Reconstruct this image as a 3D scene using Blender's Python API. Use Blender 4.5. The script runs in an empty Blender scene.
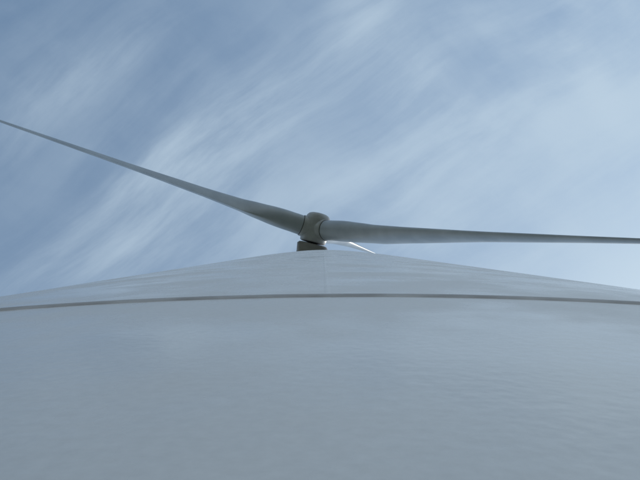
import bpy, math, bmesh
from mathutils import Vector, Matrix, noise
S=bpy.context.scene
S.view_settings.view_transform='Standard'; S.view_settings.look='None'; S.view_settings.exposure=0
R=2.2; D=0.0237; EYE=1.6; FPX=600.0
ZX=323; ZY=246
def W(x,o,z): return Vector((x,-o-(R+D),z+EYE))      # metres from the viewer: right, away from tower, up

# ---------------------------------------------------------------- materials
def newmat(n):
    m=bpy.data.materials.new(n); m.use_nodes=True
    nt=m.node_tree; return m,nt,nt.nodes['Principled BSDF']
def paint(name,c0,c1,rough,scale,bump=0.0,bscale=200,dist=0.001,stretch=(1,1,1)):
    m,nt,b=newmat(name); N=nt.nodes; L=nt.links
    tc=N.new('ShaderNodeTexCoord'); mp=N.new('ShaderNodeMapping'); mp.inputs['Scale'].default_value=stretch
    n=N.new('ShaderNodeTexNoise'); n.inputs['Scale'].default_value=scale; n.inputs['Detail'].default_value=4
    r=N.new('ShaderNodeValToRGB'); r.color_ramp.elements[0].position=.3; r.color_ramp.elements[1].position=.7
    r.color_ramp.elements[0].color=(*c0,1); r.color_ramp.elements[1].color=(*c1,1)
    L.new(tc.outputs['Object'],mp.inputs[0]); L.new(mp.outputs[0],n.inputs['Vector']); L.new(n.outputs['Fac'],r.inputs['Fac']); L.new(r.outputs['Color'],b.inputs['Base Color'])
    b.inputs['Roughness'].default_value=rough
    if bump:
        n2=N.new('ShaderNodeTexNoise'); n2.inputs['Scale'].default_value=bscale; n2.inputs['Detail'].default_value=3
        bp=N.new('ShaderNodeBump'); bp.inputs['Strength'].default_value=bump; bp.inputs['Distance'].default_value=dist
        L.new(tc.outputs['Object'],n2.inputs['Vector']); L.new(n2.outputs['Fac'],bp.inputs['Height']); L.new(bp.outputs['Normal'],b.inputs['Normal'])
    return m
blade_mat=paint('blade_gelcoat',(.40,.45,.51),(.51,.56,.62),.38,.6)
hub_mat=paint('hub_gelcoat',(.46,.47,.50),(.58,.60,.62),.45,1.2)
nac_mat=paint('nacelle_gelcoat',(.32,.31,.31),(.42,.40,.40),.5,.8)
dark_mat=paint('seal_rubber',(.04,.04,.045),(.07,.07,.075),.6,3)
conc_mat=paint('concrete',(.25,.25,.24),(.4,.39,.37),.9,4,.4,30,.01)
bounce_grav_mat=paint('bounce_gravel',(.12,.12,.125),(.27,.27,.27),.95,25,.8,40,.02)
seam_shade_mat=paint('shaded_weld_paint',(.34,.33,.32),(.56,.56,.55),.6,40,0,200,.001,(1,1,2))  # darker tone for the shade painted under the weld bead

# tower paint
m,nt,b=newmat('tower_paint'); N=nt.nodes; L=nt.links
tc=N.new('ShaderNodeTexCoord')
def tn(scale,detail,mapscale=(1,1,1),rough=.5,rot=(0,0,0)):
    mp=N.new('ShaderNodeMapping'); mp.inputs['Scale'].default_value=mapscale; mp.inputs['Rotation'].default_value=rot
    n=N.new('ShaderNodeTexNoise'); n.inputs['Scale'].default_value=scale; n.inputs['Detail'].default_value=detail; n.inputs['Roughness'].default_value=rough
    L.new(tc.outputs['Object'],mp.inputs['Vector']); L.new(mp.outputs[0],n.inputs['Vector']); return n.outputs['Fac']
def mth(op,a,bb):
    x=N.new('ShaderNodeMath'); x.operation=op
    for i,v in enumerate((a,bb)):
        if isinstance(v,(int,float)): x.inputs[i].default_value=v
        else: L.new(v,x.inputs[i])
    return x.outputs[0]
def ss(val,a,b_,c=0,d=1):
    x=N.new('ShaderNodeMapRange'); x.interpolation_type='SMOOTHSTEP'; L.new(val,x.inputs[0])
    for i,q in enumerate((a,b_,c,d)): x.inputs[i+1].default_value=q
    return x.outputs[0]
fine=tn(420,2,(1,1,1),.6); streak=tn(9,4,(1.2,1.2,1.0),.6)
f=mth('ADD',mth('MULTIPLY',fine,.4),mth('MULTIPLY',streak,.6))
r=N.new('ShaderNodeValToRGB'); r.color_ramp.elements[0].position=.36; r.color_ramp.elements[1].position=.64
r.color_ramp.elements[0].color=(.70,.695,.67,1); r.color_ramp.elements[1].color=(.79,.785,.76,1)
L.new(f,r.inputs['Fac']); L.new(r.outputs['Color'],b.inputs['Base Color'])
L.new(ss(streak,.35,.68,.14,.40),b.inputs['Roughness'])
peel=tn(260,1); wave=tn(5,2,(1,1,2))
hh=mth('ADD',mth('MULTIPLY',peel,.00015),mth('MULTIPLY',wave,.0018))
bp=N.new('ShaderNodeBump'); bp.inputs['Strength'].default_value=.65; bp.inputs['Distance'].default_value=1.0
L.new(hh,bp.inputs['Height']); L.new(bp.outputs['Normal'],b.inputs['Normal'])
tower_mat=m

# ---------------------------------------------------------------- helpers
turbine=bpy.data.objects.new('wind_turbine',None); S.collection.objects.link(turbine)
def mesh_obj(name,verts,faces,mat,parent=turbine,smooth=True):
    me=bpy.data.meshes.new(name); me.from_pydata([tuple(v) for v in verts],[],faces); me.update()
    bm=bmesh.new(); bm.from_mesh(me); bmesh.ops.recalc_face_normals(bm,faces=bm.faces); bm.to_mesh(me); bm.free()
    if smooth: me.polygons.foreach_set('use_smooth',[True]*len(me.polygons))
    me.materials.append(mat)
    o=bpy.data.objects.new(name,me); S.collection.objects.link(o)
    if parent: o.parent=parent
    return o
def loft(rings,cap=True):
    n=len(rings[0]); V=[v for r_ in rings for v in r_]; F=[]
    for i in range(len(rings)-1):
        for j in range(n):
            k=(j+1)%n; F.append((i*n+j,i*n+k,(i+1)*n+k,(i+1)*n+j))
    if cap: F.append(tuple(range(n))[::-1]); F.append(tuple((len(rings)-1)*n+j for j in range(n)))
    return V,F
def ringz(rad,z,n): return [Vector((rad*math.cos(2*math.pi*j/n),rad*math.sin(2*math.pi*j/n),z)) for j in range(n)]

# ---------------------------------------------------------------- tower
HUB=65.0
ztop=EYE+HUB-1.85; z1=EYE+2.9; z2=EYE+4.9
R2=R-.004*(z2-z1)
NS=1024
def section(name,prof,n=NS,mat=tower_mat):
    V,F=loft([ringz(r_,z,n) for z,r_ in prof],cap=False); return mesh_obj(name,V,F,mat)
zs=EYE+.284
section('tower_wall_lower',[(0.25,R),(.8,R),(1.2,R),(zs-.006,R)])
section('weld_seam_shade',[(zs-.006,R),(zs-.0045,R+.0008),(zs-.001,R+.0012)],NS,seam_shade_mat)  # bead's missing shadow painted in as a dark dust-coloured lower edge
section('weld_seam',[(zs-.001,R+.0012),(zs+.001,R+.0012),(zs+.0035,R+.0008),(zs+.005,R)])
section('tower_wall_second',[(zs+.005,R),(2.6,R),(3.4,R),(z1,R),(z1+.8,R-.0026),(z2,R2)])
rt=lambda z: R2+(1.2-R2)*(z-z2)/(ztop-z2)
section('tower_wall_upper',[(z2,R2)]+[(z,rt(z)) for z in (12,20,30,40,50,60,ztop)],512)
for i,z in enumerate((24.0,44.0)):
    section('flange_%d'%i,[(z-.06,rt(z-.06)),(z-.05,rt(z)+.02),(z+.05,rt(z)+.02),(z+.06,rt(z+.06))],256)
section('base_flange',[(.14,R),(.14,R+.16),(.2,R+.16),(.2,R+.02),(.25,R)],256)
def strip(name,x0,z0,z1,w,hgt):
    rings=[]
    for z in (z0,z1):
        ring=[]
        for k in range(7):
            t=-1+2*k/6; x=x0+t*w/2; rad=R+hgt*(1-t*t)-.0001
            ring.append(Vector((x,-math.sqrt(rad*rad-x*x),z)))
        rings.append(ring)
    V=rings[0]+rings[1]; F=[(k,k+1,8+k,7+k) for k in range(6)]
    return mesh_obj(name,V,F,tower_mat)
strip('longitudinal_weld',.002,zs+.004,z1-.01,.004,.0004)
def box(name,c,s,mat,parent=turbine,bev=.01):
    bm=bmesh.new(); bmesh.ops.create_cube(bm,size=1)
    bmesh.ops.scale(bm,vec=s,verts=bm.verts)
    if bev: bmesh.ops.bevel(bm,geom=bm.edges[:],offset=bev,segments=3,affect='EDGES',profile=.5)
    me=bpy.data.meshes.new(name); bm.to_mesh(me); bm.free(); me.materials.append(mat)
    o=bpy.data.objects.new(name,me); S.collection.objects.link(o); o.location=c; o.parent=parent
    return o
box('door',(0,R+.0,2.0),(.9,.16,2.1),nac_mat)
for i in range(4): box('step_%d'%i,(0,R+.35+.28*(3-i),.22+.2*i),(1.1,.27,.04),dark_mat)
V,F=loft([ringz(r_,z,96) for z,r_ in ((-.1,3.6),(.13,3.6),(.14,3.58))])
mesh_obj('foundation',V,F,conc_mat,smooth=False)

# ---------------------------------------------------------------- rotor
psi=math.radians(14.3); tau=math.radians(5); KAP=.065
h=Vector((math.cos(psi),-math.sin(psi),0))
v=Vector((-math.sin(tau)*math.sin(psi),-math.sin(tau)*math.cos(psi),math.cos(tau)))
n=Vector((math.cos(tau)*math.sin(psi),math.cos(tau)*math.cos(psi),math.sin(tau)))
C=Vector((-.8,1.74,HUB))
def P(vec): return W(*vec)
BL=39.6; K=BL/38
def lerp(tab,x):
    for (a,fa),(b_,fb) in zip(tab,tab[1:]):
        if x<=b_:
            t=max(0,(x-a)/(b_-a)); t=t*t*(3-2*t)*.2+t*.8; return fa+(fb-fa)*t
    return tab[-1][1]
chord=[(1,2.15),(2.6,2.15),(5,2.5),(8,2.85),(12,2.6),(20,1.85),(30,1.15),(35.5,.75),(37.4,.42),(38,.06)]
thick=[(1,1),(2.6,.98),(5,.66),(8,.42),(12,.32),(20,.27),(30,.24),(38,.18)]
twist=[(1,22),(5,22),(8,20),(12,15),(20,8),(30,3),(38,1)]
def foil(th,circ):
    pts=[]; M=48
    for k in range(M):
        a=2*math.pi*k/M
        x=.5*(1+math.cos(a))
        yt=5*th*(.2969*math.sqrt(max(x,0))-.126*x-.3516*x*x+.2843*x**3-.1036*x**4)
        y=yt if a<math.pi else -yt
        y+= .03*4*x*(1-x)
        ax,ay=(.3-x),y
        bx,by=(-.5*math.cos(a)),(.5*math.sin(a))
        pts.append((ax*(1-circ)+bx*circ, ay*(1-circ)+by*circ))
    return pts
PITCH=4
for k,al in enumerate((-46,74,194)):
    al=math.radians(al)
    u=(h*math.cos(al)+v*math.sin(al)+n*KAP).normalized()
    t=(h*math.sin(al)-v*math.cos(al)).normalized()
    nn=t.cross(u)
    if nn.dot(n)<0: nn=-nn
    rings=[]
    rs=[1+ 37*i/90 for i in range(90)]+[37.7,37.9,38]
    for q_ in rs:
        r_=q_*K if q_>1 else 1
        c=lerp(chord,q_); th=lerp(thick,q_); tw=math.radians(lerp(twist,q_)+PITCH)
        circ=max(0,min(1,(8.5-q_)/6.5)); circ=circ*circ*(3-2*circ)
        ce=t*math.cos(tw)+nn*math.sin(tw); cn=nn*math.cos(tw)-t*math.sin(tw)
        base=C+u*r_
        rings.append([P(base+ce*(px*c)-cn*(py*c)) for px,py in foil(min(th,.5),circ)])
    V,F=loft(rings); mesh_obj('blade_%d'%(k+1),V,F,blade_mat)
    def disc(r0,r1,rad,name,mat):
        e1,e2=t,nn; pr=[]
        for rr_,q in ((r0,rad),(r1-.04,rad),(r1,rad-.04)):
            pr.append([P(C+u*rr_+(e1*math.cos(a)+e2*math.sin(a))*q) for a in [2*math.pi*j/48 for j in range(48)]])
        V,F=loft(pr); mesh_obj(name,V,F,mat)
    disc(.3,1.65,1.16,'root_collar_%d'%(k+1),hub_mat)
    disc(1.6,1.74,1.1,'root_seal_%d'%(k+1),dark_mat)
prof=[(-1.4,0.01),(-1.4,1.25),(-1.33,1.4),(-.8,1.47),(.3,1.48),(1.0,1.42),(1.45,1.28),(1.68,1.1),(1.8,.85),(1.86,.5),(1.88,.01)]
rings=[[P(C+n*a+(h*math.cos(g)+v*math.sin(g))*q) for g in [2*math.pi*j/64 for j in range(64)]] for a,q in prof]
V,F=loft(rings); mesh_obj('spinner',V,F,hub_mat)
rings=[]
for a,sx,sz in ((-1.5,1.2,1.2),(-1.55,1.5,1.5),(-1.75,1.68,1.7),(-2.6,1.75,1.8),(-7.5,1.8,1.8),(-8.8,1.65,1.6),(-9.2,1.3,1.3)):
    ring=[]
    for j in range(64):
        g=2*math.pi*j/64; cg,sg=math.cos(g),math.sin(g)
        X=math.copysign(abs(cg)**.35,cg)*sx; Z=math.copysign(abs(sg)**.35,sg)*sz
        ring.append(P(C+n*a+h*(X+(.3 if a<-1.8 else .1))+Vector((0,0,Z+ (-a*math.sin(tau))*1.0))))
    rings.append(ring)
V,F=loft(rings); mesh_obj('nacelle',V,F,nac_mat)
V,F=loft([ringz(1.3,z,96) for z in (ztop-.5,ztop+.35)]); mesh_obj('yaw_bearing',V,F,dark_mat)

# ---------------------------------------------------------------- ground
gm,nt2,gb=newmat('grass_ground')
tcg=nt2.nodes.new('ShaderNodeTexCoord'); ng=nt2.nodes.new('ShaderNodeTexNoise'); ng.inputs['Scale'].default_value=.15; ng.inputs['Detail'].default_value=6
rg=nt2.nodes.new('ShaderNodeValToRGB'); rg.color_ramp.elements[0].color=(.045,.055,.035,1); rg.color_ramp.elements[1].color=(.08,.085,.06,1)
nt2.links.new(tcg.outputs['Object'],ng.inputs['Vector']); nt2.links.new(ng.outputs['Fac'],rg.inputs['Fac']); nt2.links.new(rg.outputs['Color'],gb.inputs['Base Color']); gb.inputs['Roughness'].default_value=.95
G=100; V=[];F=[]
def gp(i):
    t_=(i/G)*2-1; return math.copysign(abs(t_)**3,t_)*6000
for j in range(G+1):
    for i in range(G+1):
        x,y=gp(i),gp(j); d=math.hypot(x,y); z=0 if d<60 else noise.noise(Vector((x,y,0))*.004)*min(12,(d-60)*.02)
        V.append((x,y,z))
for j in range(G):
    for i in range(G): a=j*(G+1)+i; F.append((a,a+1,a+G+2,a+G+1))
mesh_obj('ground',V,F,gm,parent=None)
ring=[]
for j in range(120):
    a=2*math.pi*j/120; rr_=17+2.0*noise.noise(Vector((math.cos(a)*2,math.sin(a)*2,3)))+.4*noise.noise(Vector((math.cos(a)*14,math.sin(a)*14,7)))
    ring.append(Vector((rr_*math.cos(a),rr_*math.sin(a),.02)))
mesh_obj('gravel_bounce_disc',ring,[tuple(range(120))],bounce_grav_mat,parent=None,smooth=False)  # unseen gravel disc, added to bounce light up onto wall and blades

# ---------------------------------------------------------------- sky + sun
SE=math.radians(50); SR=math.radians(66)
w=bpy.data.worlds.new('World'); S.world=w; w.use_nodes=True; nt=w.node_tree; N=nt.nodes; L=nt.links
bg=N['Background']; bg.inputs['Strength'].default_value=.15
sky=N.new('ShaderNodeTexSky'); sky.sky_type='NISHITA'; sky.sun_disc=False; sky.sun_elevation=SE; sky.sun_rotation=SR; sky.dust_density=.8; sky.ozone_density=.9
tc=N.new('ShaderNodeTexCoord'); sp=N.new('ShaderNodeSeparateXYZ'); L.new(tc.outputs['Generated'],sp.inputs[0])
zc=mth('MAXIMUM',sp.outputs['Z'],.08)
cx=mth('DIVIDE',sp.outputs['X'],zc); cy=mth('MULTIPLY',mth('DIVIDE',sp.outputs['Y'],zc),-1.0)
cb=N.new('ShaderNodeCombineXYZ'); L.new(cx,cb.inputs[0]); L.new(cy,cb.inputs[1])
def vm(op,a,bb=None,scale=None):
    x=N.new('ShaderNodeVectorMath'); x.operation=op; L.new(a,x.inputs[0])
    if bb is not None:
        if isinstance(bb,tuple): x.inputs[1].default_value=bb
        else: L.new(bb,x.inputs[1])
    if scale is not None: x.inputs['Scale'].default_value=scale
    return x.outputs['Value'] if op=='LENGTH' else x.outputs[0]
def ns(vec,scale,detail,rough=.5,out='Fac',dist=0):
    x=N.new('ShaderNodeTexNoise'); x.noise_dimensions='2D'; x.inputs['Scale'].default_value=scale; x.inputs['Detail'].default_value=detail; x.inputs['Roughness'].default_value=rough; x.inputs['Distortion'].default_value=dist
    L.new(vec,x.inputs['Vector']); return x.outputs[out]
wv=vm('SCALE',vm('SUBTRACT',ns(cb.outputs[0],1.5,2.5,.45,'Color'),(.5,.5,.5)),scale=.18)
pv=vm('ADD',cb.outputs[0],wv)
def mapped(vec,ang,sx,sy,loc=(0,0,0)):
    x=N.new('ShaderNodeMapping'); x.inputs['Rotation'].default_value=(0,0,math.radians(-ang)); L.new(vec,x.inputs[0])
    y=N.new('ShaderNodeMapping'); y.inputs['Scale'].default_value=(sx,sy,1); y.inputs['Location'].default_value=loc; L.new(x.outputs[0],y.inputs[0]); return y.outputs[0]
fib=ns(mapped(pv,36,1.0,5.0,(4.3,2.7,0)),2.0,7,.6)
puff=ns(mapped(pv,-35,1.0,1.6,(3,5,0)),3.0,6,.56)
soft=ns(mapped(pv,0,1,1,(5.2,1.1,0)),1.5,1,.5)
def blob(px,py,ang,ln,wd,amp):
    q=vm('SUBTRACT',pv,((px-ZX)/FPX,(ZY-py)/FPX,0))
    q=mapped(q,ang,FPX/ln,FPX/wd)
    return ss(vm('LENGTH',q),0,1,amp,0)
acc=None
for args in ((280,110,36,240,75,.45),(150,175,28,210,55,.35),(365,15,75,90,40,.4),(440,105,-38,120,55,.4),(592,75,-66,80,30,.45),
             (565,40,5,80,26,.35),(80,75,30,170,45,.25),(600,110,20,150,80,.3),(120,250,15,220,50,.35),(400,190,30,160,60,.3)):
    bl=blob(*args); acc=bl if acc is None else mth('ADD',acc,bl)
fibm=ss(fib,.28,.76)
cl=mth('ADD',mth('MULTIPLY',acc,mth('ADD',mth('MULTIPLY',fibm,.95),.2)),mth('MULTIPLY',mth('MULTIPLY',fibm,ss(soft,.3,.7,.2,1)),ss(cx,-.55,-.1,.25,.4)))
cl=mth('ADD',cl,mth('MULTIPLY',ss(puff,.34,.76),ss(cx,-.2,.5,.12,.40)))
veil=mth('ADD',mth('ADD',ss(cx,-.55,.5,.10,.30),ss(cy,-.05,.4,.06,0)),mth('MULTIPLY',soft,.1))
raw=mth('ADD',mth('MULTIPLY',cl,.85),veil)
fac=mth('MINIMUM',mth('DIVIDE',raw,mth('ADD',mth('MULTIPLY',mth('MULTIPLY',raw,raw),.35),1.0)),.92)
tint=N.new('ShaderNodeMixRGB'); tint.blend_type='MULTIPLY'; tint.inputs[0].default_value=1; L.new(sky.outputs[0],tint.inputs[1]); tint.inputs[2].default_value=(.82,.98,.97,1)
mx=N.new('ShaderNodeMixRGB'); L.new(fac,mx.inputs[0]); L.new(tint.outputs[0],mx.inputs[1]); mx.inputs[2].default_value=(3.6,4.45,5.2,1)
hz=N.new('ShaderNodeMixRGB'); L.new(ss(sp.outputs['Z'],.02,.6,.7,0),hz.inputs[0]); L.new(mx.outputs[0],hz.inputs[1]); hz.inputs[2].default_value=(4.4,4.6,4.7,1)
L.new(hz.outputs[0],bg.inputs['Color'])
sl=bpy.data.lights.new('sun','SUN'); sl.energy=2.2; sl.angle=math.radians(.5); sl.color=(1,.97,.92)
so=bpy.data.objects.new('sun',sl); S.collection.objects.link(so)
sd=Vector((math.sin(SR)*math.cos(SE),math.cos(SR)*math.cos(SE),math.sin(SE)))
so.rotation_euler=sd.to_track_quat('Z','Y').to_euler(); so.location=(20,20,90)

# ---------------------------------------------------------------- camera
cam=bpy.data.cameras.new('camera'); co=bpy.data.objects.new('camera',cam); S.collection.objects.link(co)
cam.lens=36*FPX/640; cam.clip_start=.002; cam.clip_end=20000
r0=Vector((1,0,0)); u0=Vector((0,-1,0)); zx,zy=ZX-320,-(ZY-240)
fw=(Vector((0,0,1))-r0*(zx/FPX)-u0*(zy/FPX)).normalized()
roll=math.radians(-.54)
r1=(r0-fw*r0.dot(fw)).normalized(); u1=r1.cross(fw)
ra=r1*math.cos(roll)+u1*math.sin(roll); ua=ra.cross(fw)
M=Matrix((ra,ua,-fw)).transposed().to_4x4(); M.translation=W(0,0,0)
co.matrix_world=M; S.camera=co
